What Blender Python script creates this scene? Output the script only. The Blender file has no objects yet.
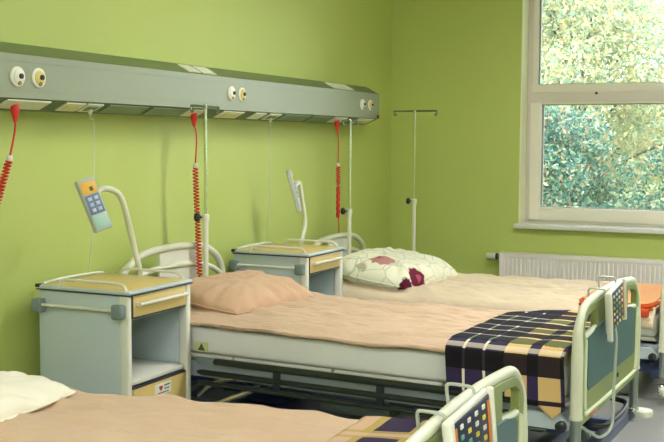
import bpy, bmesh, math, random
from mathutils import Vector, Matrix, noise
random.seed(7)
SC = bpy.context.scene
COL = SC.collection
R = math.radians

# ------------------------------------------------------------------ camera, world, sun, lamps, exposure
cam_d = bpy.data.cameras.new('camera'); cam = bpy.data.objects.new('camera', cam_d); COL.objects.link(cam)
cam_d.sensor_width = 36.0; cam_d.lens = 1035.71 / 664 * 36; cam_d.clip_start = .05; cam_d.clip_end = 300
def cam_basis(yaw, pitch, roll):
    y, p, r = R(yaw), R(pitch), R(roll)
    fw = Vector((math.sin(y)*math.cos(p), math.cos(y)*math.cos(p), math.sin(p)))
    rt = Vector((math.cos(y), -math.sin(y), 0)); up = rt.cross(fw)
    return fw, rt*math.cos(r) + up*math.sin(r), up*math.cos(r) - rt*math.sin(r)
fw, rt, up = cam_basis(-25.468, -4.383, .2787)
m = Matrix((rt, up, -fw)).transposed().to_4x4(); m.translation = Vector((3.1778, -7.7784, 1.4212))
cam.matrix_world = m
SC.camera = cam

SC.view_settings.view_transform = 'Standard'; SC.view_settings.look = 'None'
SC.view_settings.exposure = 0.12; SC.view_settings.gamma = 1.0
SC.view_settings.use_curve_mapping = False

world = bpy.data.worlds.new('overcast sky'); SC.world = world; world.use_nodes = True
bg = world.node_tree.nodes['Background']
bg.inputs['Color'].default_value = (0.92, 0.98, 1.0, 1); bg.inputs['Strength'].default_value = 6.0

sun_d = bpy.data.lights.new('sun', 'SUN'); sun = bpy.data.objects.new('sun', sun_d); COL.objects.link(sun)
sun_d.energy = 2.0; sun_d.angle = R(6); sun_d.color = (1.0, .93, .78)
sun.rotation_euler = (R(48), 0, R(25)); sun.location = (0, -3, 9)      # shines away from the room onto the trees

LAMP_STRENGTH = 52.0
LAMP_COLOR = (.97, .99, 1.0, 1)

# ------------------------------------------------------------------ material helpers
MATS = {}
def mat(name, color, rough=.5, metal=0.0, var=.0, vscale=6.0, bump=0.0, bscale=40.0, stretch=(1, 1, 1), sheen=0.0, spec=.5, var_color=None):
    if name in MATS: return MATS[name]
    M = bpy.data.materials.new(name); M.use_nodes = True; MATS[name] = M
    nt = M.node_tree; b = nt.nodes['Principled BSDF']
    b.inputs['Base Color'].default_value = (*color, 1); b.inputs['Roughness'].default_value = rough
    b.inputs['Metallic'].default_value = metal
    b.inputs['Specular IOR Level'].default_value = spec
    if sheen: b.inputs['Sheen Weight'].default_value = sheen
    tc = nt.nodes.new('ShaderNodeTexCoord'); mp = nt.nodes.new('ShaderNodeMapping')
    mp.inputs['Scale'].default_value = stretch
    nt.links.new(tc.outputs['Object'], mp.inputs['Vector'])
    if var:
        n = nt.nodes.new('ShaderNodeTexNoise'); n.inputs['Scale'].default_value = vscale; n.inputs['Detail'].default_value = 4
        nt.links.new(mp.outputs['Vector'], n.inputs['Vector'])
        mx = nt.nodes.new('ShaderNodeMix'); mx.data_type = 'RGBA'
        vc = var_color or tuple(c*(1-var) for c in color)
        mx.inputs['A'].default_value = (*color, 1); mx.inputs['B'].default_value = (*vc, 1)
        nt.links.new(n.outputs['Fac'], mx.inputs['Factor']); nt.links.new(mx.outputs['Result'], b.inputs['Base Color'])
    if bump:
        n = nt.nodes.new('ShaderNodeTexNoise'); n.inputs['Scale'].default_value = bscale; n.inputs['Detail'].default_value = 5
        nt.links.new(mp.outputs['Vector'], n.inputs['Vector'])
        bp = nt.nodes.new('ShaderNodeBump'); bp.inputs['Strength'].default_value = bump; bp.inputs['Distance'].default_value = .02
        nt.links.new(n.outputs['Fac'], bp.inputs['Height']); nt.links.new(bp.outputs['Normal'], b.inputs['Normal'])
    return M
def srgb(r, g, b):
    f = lambda c: ((c/255+.055)/1.055)**2.4 if c > 10 else c/255/12.92
    return (f(r), f(g), f(b))

WALL = mat('green wall paint', srgb(190, 203, 110), .55, var=.09, vscale=1.1, bump=.08, bscale=90)
CEIL = mat('white ceiling paint', srgb(225, 222, 205), .8, var=.03)
FLOOR = mat('grey vinyl floor', srgb(152, 150, 148), .32, var=.12, vscale=5, bump=.03, bscale=60)
PVC = mat('white window plastic', srgb(236, 230, 216), .35, var=.02)
SASH = mat('pale sash plastic', srgb(224, 214, 204), .4, var=.03)
REVEAL = mat('cream reveal plaster', srgb(235, 236, 200), .7, var=.03)
GASKET = mat('grey glazing gasket', srgb(150, 154, 146), .6)
MARBLE = mat('speckled stone sill', srgb(236, 234, 228), .35, var=.25, vscale=70)
ALU = mat('grey green enamel', srgb(150, 157, 134), .38, var=.05, vscale=3)
ALUDK = mat('dark olive strip', srgb(108, 124, 80), .4, var=.06, vscale=3)  # darker olive than the body, for its sloping top strip
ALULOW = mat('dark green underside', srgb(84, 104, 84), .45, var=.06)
CREAM = mat('cream plastic', srgb(216, 216, 194), .4, var=.03)
WHITEP = mat('off white plastic', srgb(222, 220, 205), .4, var=.03)
GREYP = mat('grey plastic', srgb(120, 134, 134), .45, var=.05)
BLACKP = mat('black plastic', srgb(28, 28, 36), .45)
OLIVE = mat('olive green panel', srgb(134, 146, 86), .42, var=.05, vscale=4)
OLIVEL = mat('highlight pale rim', srgb(222, 226, 194), .4, var=.03)  # rim colour whitened to paint in the lit strip beside the post
BLUEP = mat('teal blue insert', srgb(60, 98, 106), .45, var=.06, vscale=5)
CHROME = mat('chrome', (.72, .74, .72), .18, 1.0, var=.1)
GREYW = mat('pale grey wire', srgb(186, 192, 180), .4, .3, var=.05)
DCHROME = mat('dark chrome', (.26, .32, .30), .25, .9, var=.1)
STEELG = mat('dull steel', srgb(150, 160, 156), .35, .7, var=.1)
DARKM = mat('dark enamel metal', srgb(40, 46, 52), .35, .2, var=.1)
NAVYM = mat('navy enamel metal', srgb(66, 76, 118), .4, .1, var=.15)
BEAM = mat('grey blue beam', srgb(186, 196, 208), .4, .1, var=.08)
CABW = mat('pale blue grey laminate', srgb(184, 196, 198), .4, var=.04, vscale=3)
CABI = mat('blue grey inner laminate', srgb(150, 176, 182), .5, var=.05)
YEL = mat('yellow wood laminate', srgb(220, 192, 122), .4, var=.12, vscale=7, stretch=(1, 6, 6))
EDGE = mat('dark edge strip', srgb(48, 46, 60), .5)
PEACH = mat('peach cotton', srgb(206, 176, 148), .85, var=.08, vscale=3.5, bump=.8, bscale=9, stretch=(1, 2.5, 1), sheen=.1, spec=.2)
PEACHP = mat('peach pillow cotton', srgb(204, 168, 138), .85, var=.08, vscale=5, bump=.6, bscale=9, sheen=.1, spec=.2)
PALEP = mat('window lit peach cotton', srgb(234, 212, 184), .85, var=.08, vscale=3.5, bump=.8, bscale=9, stretch=(1, 2.5, 1), sheen=.1, spec=.2)  # peach cotton lightened in colour for window light on the far bed
WHITEC = mat('white cotton', srgb(236, 230, 212), .85, var=.05, vscale=4, bump=.2, bscale=18, spec=.2)
MATTR = mat('white mattress cloth', srgb(230, 230, 222), .7, var=.05, vscale=4, bump=.12, bscale=14, stretch=(1, 1, .5), spec=.25)
RED = mat('red cable', srgb(214, 44, 30), .4, var=.1)
ORANGE = mat('orange fleece', srgb(226, 92, 34), .9, var=.2, vscale=8, bump=.3, bscale=35, spec=.15)
PEACHORANGE = mat('pale orange fleece', srgb(244, 176, 122), .9, var=.15, vscale=8, bump=.3, bscale=35, spec=.15)
RADW = mat('radiator enamel', srgb(236, 228, 222), .4, var=.02)
TEALR = mat('dark rail', srgb(44, 52, 44), .28, .2, var=.12)

def plaid_material(name, warp, weft, ground, over=None):
    M = bpy.data.materials.new(name); M.use_nodes = True; nt = M.node_tree; b = nt.nodes['Principled BSDF']
    b.inputs['Roughness'].default_value = .9; b.inputs['Specular IOR Level'].default_value = .15
    uv = nt.nodes.new('ShaderNodeUVMap'); uv.uv_map = 'UVMap'
    sp = nt.nodes.new('ShaderNodeSeparateXYZ'); nt.links.new(uv.outputs['UV'], sp.inputs[0])
    outs = []
    for ax, stops in (('X', warp), ('Y', weft)):
        rp = nt.nodes.new('ShaderNodeValToRGB'); rp.color_ramp.interpolation = 'CONSTANT'
        e = rp.color_ramp.elements
        while len(e) > 1: e.remove(e[-1])
        e[0].position = stops[0][0]; e[0].color = (*stops[0][1], 1)
        for p_, c_ in stops[1:]:
            q = e.new(p_); q.color = (*c_, 1)
        nt.links.new(sp.outputs[ax], rp.inputs['Fac']); outs.append(rp)
    mx = nt.nodes.new('ShaderNodeMix'); mx.data_type = 'RGBA'; mx.blend_type = 'MULTIPLY'; mx.inputs['Factor'].default_value = 1
    nt.links.new(outs[0].outputs['Color'], mx.inputs['A']); nt.links.new(outs[1].outputs['Color'], mx.inputs['B'])
    if over:
        rp = nt.nodes.new('ShaderNodeValToRGB'); rp.color_ramp.interpolation = 'CONSTANT'; e = rp.color_ramp.elements
        while len(e) > 1: e.remove(e[-1])
        e[0].position = over[0][0]; e[0].color = (*over[0][1], over[0][2])
        for p_, c_, a_ in over[1:]:
            q = e.new(p_); q.color = (*c_, a_)
        nt.links.new(sp.outputs['Y'], rp.inputs['Fac'])
        mo = nt.nodes.new('ShaderNodeMix'); mo.data_type = 'RGBA'
        nt.links.new(rp.outputs['Alpha'], mo.inputs['Factor']); nt.links.new(mx.outputs['Result'], mo.inputs['A']); nt.links.new(rp.outputs['Color'], mo.inputs['B'])
        mx = mo
    n = nt.nodes.new('ShaderNodeTexNoise'); n.inputs['Scale'].default_value = 260
    nt.links.new(uv.outputs['UV'], n.inputs['Vector'])
    m2 = nt.nodes.new('ShaderNodeMix'); m2.data_type = 'RGBA'; m2.inputs['B'].default_value = (*ground, 1)
    mr = nt.nodes.new('ShaderNodeMapRange'); mr.inputs['To Max'].default_value = .09
    nt.links.new(n.outputs['Fac'], mr.inputs['Value']); nt.links.new(mr.outputs['Result'], m2.inputs['Factor'])
    nt.links.new(mx.outputs['Result'], m2.inputs['A']); nt.links.new(m2.outputs['Result'], b.inputs['Base Color'])
    bp = nt.nodes.new('ShaderNodeBump'); bp.inputs['Strength'].default_value = .2; bp.inputs['Distance'].default_value = .004
    nt.links.new(n.outputs['Fac'], bp.inputs['Height']); nt.links.new(bp.outputs['Normal'], b.inputs['Normal'])
    return M

# ------------------------------------------------------------------ mesh helpers
class MB:
    """collects shapes that make up one mesh"""
    def __init__(s): s.bm = bmesh.new()
    def box(s, x0, x1, y0, y1, z0, z1, bev=0.0, seg=2):
        r = bmesh.ops.create_cube(s.bm, size=1)
        vs = r['verts']
        for v in vs:
            v.co = Vector(((x0+x1)/2 + v.co.x*(x1-x0), (y0+y1)/2 + v.co.y*(y1-y0), (z0+z1)/2 + v.co.z*(z1-z0)))
        if bev:
            es = list({e for v in vs for e in v.link_edges})
            bmesh.ops.bevel(s.bm, geom=es, offset=bev, segments=seg, profile=.5, affect='EDGES')
        return s
    def tube(s, pts, r, seg=12, closed=False, caps=True):
        P = [Vector(p) for p in pts]; n = len(P)
        rad = r if isinstance(r, (list, tuple)) else [r]*n
        rings = []; prev = None
        for i in range(n):
            a = P[(i-1) % n] if (closed or i > 0) else P[i]
            b = P[(i+1) % n] if (closed or i < n-1) else P[i]
            t = (b-a).normalized()
            if prev is None:
                ref = Vector((0, 0, 1)) if abs(t.z) < .9 else Vector((1, 0, 0))
                u = t.cross(ref).normalized()
            else:
                u = (prev - t*prev.dot(t)).normalized()
            prev = u; w = t.cross(u)
            rings.append([s.bm.verts.new(P[i] + (u*math.cos(k*2*math.pi/seg) + w*math.sin(k*2*math.pi/seg))*rad[i]) for k in range(seg)])
        for i in range(n if closed else n-1):
            A, B = rings[i], rings[(i+1) % n]
            for k in range(seg):
                s.bm.faces.new((A[k], A[(k+1) % seg], B[(k+1) % seg], B[k]))
        if caps and not closed:
            s.bm.faces.new(rings[0][::-1]); s.bm.faces.new(rings[-1])
        return s
    def lathe(s, prof, axis='z', at=(0, 0, 0), seg=24):
        at = Vector(at); rings = []
        def pt(r, h, a):
            c, d = r*math.cos(a), r*math.sin(a)
            return at + Vector({'z': (c, d, h), 'x': (h, c, d), 'y': (d, h, c)}[axis])
        for r, h in prof:
            rings.append([s.bm.verts.new(pt(max(r, 1e-5), h, 2*math.pi*k/seg)) for k in range(seg)])
        for A, B in zip(rings, rings[1:]):
            for k in range(seg):
                s.bm.faces.new((A[k], A[(k+1) % seg], B[(k+1) % seg], B[k]))
        s.bm.faces.new(rings[0][::-1]); s.bm.faces.new(rings[-1])
        return s
    def prism(s, poly, f, a, b):
        """poly of (u,v) mapped by f(u,v,w); extruded from w=a to w=b"""
        A = [s.bm.verts.new(f(u, v, a)) for u, v in poly]; B = [s.bm.verts.new(f(u, v, b)) for u, v in poly]
        n = len(poly)
        s.bm.faces.new(A); s.bm.faces.new(B[::-1])
        for i in range(n): s.bm.faces.new((A[i], B[i], B[(i+1) % n], A[(i+1) % n]))
        return s
    def xform(s, M):
        bmesh.ops.transform(s.bm, matrix=M, verts=s.bm.verts); return s
    def build(s, name, material, parent=None, smooth=40, bevel=0.0):
        bmesh.ops.remove_doubles(s.bm, verts=s.bm.verts, dist=1e-6)
        bmesh.ops.recalc_face_normals(s.bm, faces=s.bm.faces)
        me = bpy.data.meshes.new(name); s.bm.to_mesh(me); s.bm.free()
        return link(name, me, material, parent, smooth, bevel)
def link(name, me, material, parent=None, smooth=40, bevel=0.0):
    if material: me.materials.clear(); me.materials.append(material)
    if smooth:
        me.shade_smooth(); me.set_sharp_from_angle(angle=R(smooth))
    o = bpy.data.objects.new(name, me); COL.objects.link(o)
    if parent: o.parent = parent
    if bevel:
        bv = o.modifiers.new('bevel', 'BEVEL'); bv.width = bevel; bv.segments = 2; bv.limit_method = 'ANGLE'; bv.angle_limit = R(40)
    return o
def plate(name, outer, holes, thick, bev, material, parent, x0):
    """flat board with holes in the (y,z) plane, its middle at x = x0"""
    cu = bpy.data.curves.new(name, 'CURVE'); cu.dimensions = '2D'; cu.fill_mode = 'BOTH'
    cu.extrude = thick/2 - bev; cu.bevel_depth = bev; cu.bevel_resolution = 2; cu.offset = -bev
    for poly in [outer] + holes:
        sp = cu.splines.new('POLY'); sp.points.add(len(poly)-1); sp.use_cyclic_u = True
        for q, (u, v) in zip(sp.points, poly): q.co = (u, v, 0, 1)
    tmp = bpy.data.objects.new('tmp', cu); COL.objects.link(tmp)
    dg = bpy.context.evaluated_depsgraph_get(); dg.update()
    me = bpy.data.meshes.new_from_object(tmp.evaluated_get(dg)); me.name = name
    bpy.data.objects.remove(tmp); bpy.data.curves.remove(cu)
    for v in me.vertices: v.co = (x0 + v.co.z, v.co.x, v.co.y)
    return link(name, me, material, parent, 35)
def spline(pts, n=8, closed=False):
    """Catmull-Rom through points"""
    P = [Vector(p) for p in pts]; out = []; N = len(P)
    for i in range(N if closed else N-1):
        g = (lambda k: P[k % N]) if closed else (lambda k: P[min(max(k, 0), N-1)])
        a, b, c, d = g(i-1), g(i), g(i+1), g(i+2)
        for k in range(n):
            t = k/n
            out.append(.5*((2*b) + (c-a)*t + (2*a-5*b+4*c-d)*t*t + (3*b-a-3*c+d)*t**3))
    if not closed: out.append(P[-1])
    return out
def grid_mesh(name, nx, ny, f, material, parent=None, uv=None, thick=0.0, closed=False):
    vs = [f(i/nx, j/ny) for i in range(nx+1) for j in range(ny+1)]
    fs = [(i*(ny+1)+j, (i+1)*(ny+1)+j, (i+1)*(ny+1)+j+1, i*(ny+1)+j+1) for i in range(nx) for j in range(ny)]
    me = bpy.data.meshes.new(name); me.from_pydata(vs, [], fs)
    if uv:
        L = me.uv_layers.new(name='UVMap')
        for lp in me.loops:
            k = lp.vertex_index; L.data[lp.index].uv = uv((k // (ny+1))/nx, (k % (ny+1))/ny)
    o = link(name, me, material, parent, 0); me.shade_smooth()
    if thick:
        so = o.modifiers.new('thick', 'SOLIDIFY'); so.thickness = thick; so.offset = -1
    return o
def empty(name, loc=(0, 0, 0), rz=0.0):
    o = bpy.data.objects.new(name, None); COL.objects.link(o); o.location = loc; o.rotation_euler = (0, 0, rz)
    o.empty_display_size = .1
    return o
def tag(o, label, cat, group=None):
    o['label'] = label; o['category'] = cat
    if group: o['group'] = group
    return o
def struct(o): o['kind'] = 'structure'; return o
def copy_tree(o, parent=None):
    c = o.copy(); COL.objects.link(c)
    if parent: c.parent = parent
    for ch in [k for k in COL.objects if k.parent == o]: copy_tree(ch, c)
    return c

# ------------------------------------------------------------------ room shell
RX, RY, H = 6.6, -14.0, 3.05
struct(MB().box(-.2, RX+.2, RY-.2, .32, -.12, 0).build('floor', FLOOR))
struct(MB().box(-.2, RX+.2, RY-.2, .32, H, H+.15).build('ceiling', CEIL))
struct(MB().box(-.2, 0, RY-.2, .32, 0, H).build('wall_left', WALL))
struct(MB().box(RX, RX+.2, RY-.2, .32, 0, H).build('wall_right', WALL))
struct(MB().box(0, RX, RY-.2, RY, 0, H).build('wall_front', WALL))
WX = [(1.06, 3.46), (4.05, 6.05)]; WZ0, WZ1 = .803, 2.75
w = MB()
xs = [0, WX[0][0], WX[0][1], WX[1][0], WX[1][1], RX]
w.box(0, RX, 0, .32, 0, WZ0-.03); w.box(0, RX, 0, .32, WZ1, H)
for a, b in ((0, 1), (2, 3), (4, 5)): w.box(xs[a], xs[b], 0, .32, WZ0-.03, WZ1)
struct(w.build('wall_back', WALL))
def skirting(name, a, b):
    struct(MB().box(a[0], b[0], a[1], b[1], 0.001, .09, .004).build(name, CEIL))
skirting('baseboard_left', (0.0, RY), (.014, -.015)); skirting('baseboard_back', (0.0, -.014), (RX, 0))

GLASS = bpy.data.materials.new('clear window glass'); GLASS.use_nodes = True
nt = GLASS.node_tree; nt.nodes.remove(nt.nodes['Principled BSDF'])
tr = nt.nodes.new('ShaderNodeBsdfTransparent'); tr.inputs['Color'].default_value = (.95, .98, .97, 1)
gl = nt.nodes.new('ShaderNodeBsdfGlossy'); gl.inputs['Roughness'].default_value = .02
fr = nt.nodes.new('ShaderNodeFresnel'); fr.inputs['IOR'].default_value = 1.35
mx = nt.nodes.new('ShaderNodeMixShader'); nt.links.new(fr.outputs[0], mx.inputs[0]); nt.links.new(tr.outputs[0], mx.inputs[1]); nt.links.new(gl.outputs[0], mx.inputs[2])
nt.links.new(mx.outputs[0], nt.nodes['Material Output'].inputs['Surface'])

def window(n, x0, x1):
    root = struct(empty('window_%d' % n, ((x0+x1)/2, .2, WZ0)))
    ox, oy, oz = root.location
    P = lambda mb: mb.xform(Matrix.Translation((-ox, -oy, -oz)))
    # plaster reveal (thin linings of the opening)
    P(MB().box(x0-.001, x0+.006, -.002, .17, WZ0, WZ1)).build('reveal', REVEAL, root)
    P(MB().box(x1-.006, x1+.001, -.002, .17, WZ0, WZ1)).build('reveal', REVEAL, root)
    P(MB().box(x0, x1, -.002, .17, WZ1-.006, WZ1+.001)).build('reveal', REVEAL, root)
    xm = (x0+x1)/2 + .05
    f = MB()                                            # fixed outer frame
    f.box(x0+.006, x0+.05, .17, .24, WZ0, WZ1-.006, .004); f.box(x1-.05, x1-.006, .17, .24, WZ0, WZ1-.006, .004)
    f.box(x0+.03, x1-.03, .17, .24, WZ1-.06, WZ1-.006, .004); f.box(x0+.03, x1-.03, .17, .24, WZ0, WZ0+.03, .004)
    P(f).build('window_frame', SASH, root)
    P(MB().box(x0+.04, x1-.04, .162, .24, 1.80, 1.866, .012, 3)).build('transom', PVC, root)
    P(MB().box(x0+.04, x1-.04, .150, .24, 1.728, 1.802, .006)).build('transom_lower', SASH, root)
    P(MB().box(xm-.04, xm+.04, .165, .24, WZ0+.02, WZ1-.05, .006)).build('mullion', PVC, root)
    for a, b in ((x0+.035, xm-.025), (xm+.025, x1-.035)):
        for z0, z1, d, wid in ((WZ0+.018, 1.735, .155, .085), (1.86, WZ1-.05, .170, .05)):
            s = MB()
            top = wid if z0 > 1.5 else .02
            s.box(a, a+wid, d, .225, z0, z1, .008, 3); s.box(b-wid, b, d, .225, z0, z1, .008, 3)
            s.box(a+.01, b-.01, d+.001, .225, z0, z0+(.10 if z0 < 1.5 else .006), .008, 3)
            s.box(a+.01, b-.01, d+.001, .225, z1-top, z1, .004)
            sh = P(s).build('sash', PVC, root)
            gx0, gx1, gz0, gz1 = a+wid, b-wid, z0+(.10 if z0 < 1.5 else .006), z1-top
            g = MB(); t = .012
            g.box(gx0-.002, gx0+t, .19, .22, gz0, gz1); g.box(gx1-t, gx1+.002, .19, .22, gz0, gz1)
            g.box(gx0, gx1, .19, .22, gz0-.002, gz0+.006); g.box(gx0, gx1, .19, .22, gz1-.006, gz1+.002)
            P(g).build('gasket', GASKET, sh)
            P(MB().box(gx0+.005, gx1-.005, .203, .207, gz0+.002, gz1-.002)).build('pane', GLASS, sh)
    P(MB().box(x0+.53, x0+.548, .138, .150, 1.785, 1.803, .003)).build('latch', BLACKP, root)
    P(MB().box(xm-.014, xm+.014, .12, .165, 1.25, 1.30, .004).tube([(xm, .125, 1.29), (xm, .12, 1.16)], .009)).build('window_handle', WHITEP, root)
    P(MB().box(x0-.022, x1+.022, -.065, .17, WZ0-.035, WZ0, .006)).build('window_sill', MARBLE, root)
    return root
window(1, *WX[0]); window(2, *WX[1])

# ------------------------------------------------------------------ outside: lawn and trees
struct(MB().box(-30, 40, .32, 60, -1.0, -.6).build('lawn', mat('lawn grass', srgb(120, 140, 80), .9, var=.4, vscale=3)))
def leaf_material(name, cols, k=.70):
    M = bpy.data.materials.new(name); M.use_nodes = True; nt = M.node_tree; nt.nodes.remove(nt.nodes['Principled BSDF'])
    g = nt.nodes.new('ShaderNodeNewGeometry'); rp = nt.nodes.new('ShaderNodeValToRGB'); e = rp.color_ramp.elements
    rp.color_ramp.interpolation = 'CONSTANT'
    e[0].color = (*cols[0], 1); e[1].position = .999; e[1].color = (*cols[-1], 1)
    for i, c in enumerate(cols[1:-1], 1): q = e.new(i/(len(cols)-1)); q.color = (*c, 1)
    for q in e: q.color = (*[v*k for v in q.color[:3]], 1)
    nt.links.new(g.outputs['Random Per Island'], rp.inputs['Fac'])
    d = nt.nodes.new('ShaderNodeBsdfDiffuse'); t = nt.nodes.new('ShaderNodeBsdfTranslucent'); mx = nt.nodes.new('ShaderNodeMixShader')
    mx.inputs[0].default_value = .5
    nt.links.new(rp.outputs[0], d.inputs[0]); nt.links.new(rp.outputs[0], t.inputs[0])
    nt.links.new(d.outputs[0], mx.inputs[1]); nt.links.new(t.outputs[0], mx.inputs[2])
    nt.links.new(mx.outputs[0], nt.nodes['Material Output'].inputs['Surface'])
    return M
LEAF_Y = leaf_material('yellow green leaves', [srgb(*c) for c in ((222, 222, 176), (206, 212, 172), (232, 226, 180), (190, 204, 180), (232, 204, 164), (172, 194, 176), (236, 238, 214), (212, 216, 170), (164, 188, 172), (226, 224, 180))])
LEAF_G = leaf_material('dark green leaves', [srgb(*c) for c in ((120, 160, 148), (144, 182, 162), (98, 142, 138), (166, 196, 164), (112, 156, 158), (204, 214, 184), (88, 130, 130), (228, 230, 210), (132, 168, 148), (214, 176, 140), (150, 188, 170))])
BARK = mat('tree bark', srgb(96, 96, 84), .9, var=.3, vscale=12)
def leaves(name, blobs, n, size, material, parent, seed):
    rnd = random.Random(seed); vs = []; fs = []
    for _ in range(n):
        cx, cy, cz, r, hz = rnd.choice(blobs)
        while True:
            d = Vector((rnd.uniform(-1, 1), rnd.uniform(-1, 1), rnd.uniform(-1, 1)))
            if .2 < d.length < 1: break
        q = Vector((cx + d.x*r, cy + d.y*r, cz + d.z*hz))
        a = Vector((rnd.gauss(0, 1), rnd.gauss(0, 1), rnd.gauss(0, 1))).normalized()
        b = a.cross(Vector((rnd.gauss(0, 1), rnd.gauss(0, 1), rnd.gauss(0, 1)))).normalized(); c = a.cross(b)
        s = size*rnd.uniform(.6, 1.4); k = len(vs)
        vs += [q - a*s, q + b*s*.45 + c*s*.12, q + a*s, q - b*s*.45 + c*s*.12]
        fs += [(k, k+1, k+2), (k, k+2, k+3)]
    me = bpy.data.meshes.new(name); me.from_pydata(vs, [], fs)
    return link(name, me, material, parent, 0)
def tree(x, y, h, spread, mtl, n, size, seed, label, cat='tree', name='leafy_tree', low=.25):
    z0 = -.6; t = empty(name, (x, y, z0)); rnd = random.Random(seed)
    blobs = []; tr = MB()
    tp = [(0, 0, -.05)] + [(rnd.uniform(-.15, .15), rnd.uniform(-.15, .15), h*k/5) for k in range(1, 5)]
    tr.tube(spline(tp, 4), [max(.02, .03*h/2*(1-i/18)) for i in range(17)], 8)
    for k in range(16):
        a = rnd.uniform(0, 6.28); hh = h*rnd.uniform(low, .95); rr = spread*rnd.uniform(.35, 1.0)*(1.15-abs(hh/h-.5))
        e = (rr*math.cos(a), rr*math.sin(a), hh)
        tr.tube(spline([(0, 0, hh*.6), (e[0]*.5, e[1]*.5, hh*.82), e], 4), [.012*h/3]*9, 5)
        blobs.append((e[0], e[1], hh, spread*.55, h*.14))
    blobs.append((0, 0, h*.8, spread*.5, h*.2))
    tr.build('trunk', BARK, t)
    leaves('crown', blobs, n, size, mtl, t, seed)
    return tag(t, label, cat, 'trees outside the window')
tree(-.45, 8.6, 5.2, 1.5, LEAF_Y, 26000, .047, 11, 'pale yellow green tree filling the upper pane of the window')
tree(-1.3, 13.2, 6.0, 1.8, LEAF_Y, 20000, .075, 12, 'pale yellow tree in the second row behind the window tree')
tree(-4.6, 17.5, 7.5, 2.2, LEAF_Y, 14000, .10, 13, 'farthest yellow tree glimpsed at the left edge of the upper pane')
tree(.9, 21.5, 7.5, 2.2, LEAF_Y, 14000, .10, 16, 'farthest yellow tree glimpsed at the right edge of the upper pane')
tree(.1, 4.4, 2.6, 1.05, LEAF_G, 26000, .033, 14, 'dark green bush low behind the left of the lower pane', 'bush', 'leafy_bush', .1)
tree(2.0, 4.6, 2.5, 1.0, LEAF_G, 26000, .033, 15, 'dark teal green bush low behind the right of the lower pane', 'bush', 'leafy_bush', .1)

# ------------------------------------------------------------------ unseen ceiling lamps, added as fill light
LAMP = bpy.data.materials.new('fill lamp diffuser'); LAMP.use_nodes = True
b = LAMP.node_tree.nodes['Principled BSDF']; b.inputs['Base Color'].default_value = (.9, .9, .85, 1)
b.inputs['Emission Color'].default_value = LAMP_COLOR; b.inputs['Emission Strength'].default_value = LAMP_STRENGTH
names_ = {(0, 0): 'added ceiling fill lamp nearest the window above the beds', (0, 1): 'added ceiling fill lamp above the viewer on the bed side', (0, 2): 'added ceiling fill lamp behind the viewer on the bed side', (0, 3): 'added ceiling fill lamp at the far end of the bed side',
          (1, 0): 'added ceiling fill lamp nearest the second window', (1, 1): 'added ceiling fill lamp in the middle away from the beds', (1, 2): 'added ceiling fill lamp behind the viewer away from the beds', (1, 3): 'added ceiling fill lamp at the far corner away from the beds'}
for i, x in enumerate((2.3, 4.9)):
    for j, y in enumerate((-3.0, -7.5, -9.8, -12.2)):
        t = empty('fill_lamp', (x, y, H))
        MB().box(-.62, .62, -.16, .16, -.07, 0.0, .01).build('housing', WHITEP, t)
        MB().box(-.60, .60, -.14, .14, -.082, -.071, .004).build('diffuser', LAMP, t)
        tag(t, names_[(i, j)], 'ceiling lamp', 'added fill lamps')

# ------------------------------------------------------------------ bed head unit on the wall
def yz(u, v, w): return Vector((u, w, v))
U = empty('bedhead_unit', (0, -4.0, 1.54))
tag(U, 'long grey green bedhead service unit fixed along the green wall', 'bedhead unit')
UO = (0, -4.0, 1.54)
P = lambda mb: mb.xform(Matrix.Translation((-UO[0], -UO[1], -UO[2])))
Y0, Y1 = -8.2, -.775
P(MB().prism([(0.001, 1.545), (.106, 1.545), (.211, 1.592), (.211, 1.768), (.108, 1.822), (0.001, 1.822)], yz, Y0, Y1)).build('body', ALU, U, 30)
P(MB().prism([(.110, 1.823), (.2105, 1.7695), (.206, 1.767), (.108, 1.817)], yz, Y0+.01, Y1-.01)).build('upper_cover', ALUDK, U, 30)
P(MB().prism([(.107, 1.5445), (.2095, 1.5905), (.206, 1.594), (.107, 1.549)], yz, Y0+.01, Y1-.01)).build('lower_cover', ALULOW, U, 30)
P(MB().prism([(.0, 1.543), (.107, 1.543), (.213, 1.59), (.213, 1.77), (.109, 1.825), (.0, 1.825)], yz, Y1, Y1+.014)).build('end_cap', ALU, U, 30, .002)
for z in (1.742, 1.622):
    P(MB().box(.209, .2135, Y0, Y1-.001, z-.003, z+.003)).build('front_ridge', ALU, U)
P(MB().lathe([(.014, 0), (.014, .01), (.008, .012)], 'x', (.212, -.79, 1.603), 16)).build('end_button', mat('dark red plastic', srgb(140, 50, 50), .5), U)
YELL = mat('yellow outlet face', srgb(214, 198, 116), .4); OUTW = mat('white outlet face', srgb(232, 230, 214), .4)
def outlet(y, z, face, sc=1.0):
    o = P(MB().lathe([(.041*sc, -.002), (.041*sc, .006), (.036*sc, .010), (.031*sc, .010)], 'x', (.211, y, z), 28)).build('gas_outlet', OUTW, U)
    P(MB().lathe([(.030*sc, .008), (.030*sc, .013), (.025*sc, .016)], 'x', (.211, y, z), 24)).build('outlet_face', face, o)
    P(MB().lathe([(.011*sc, .014), (.011*sc, .022), (.005*sc, .023)], 'x', (.211, y+.006, z+.002), 14)).build('outlet_socket', BLACKP, o)
    P(MB().lathe([(.009*sc, .014), (.009*sc, .018)], 'x', (.211, y-.002, z-.026*sc), 12)).build('outlet_pin', mat('brown mark', srgb(150, 110, 60), .5), o)
for y, z, f, s in ((-4.518, 1.677, OUTW, 1), (-4.394, 1.679, YELL, 1), (-2.848, 1.683, OUTW, .95), (-2.735, 1.681, YELL, .95), (-1.067, 1.683, OUTW, .9), (-.925, 1.683, YELL, .9)):
    outlet(y, z, f, s)
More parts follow.
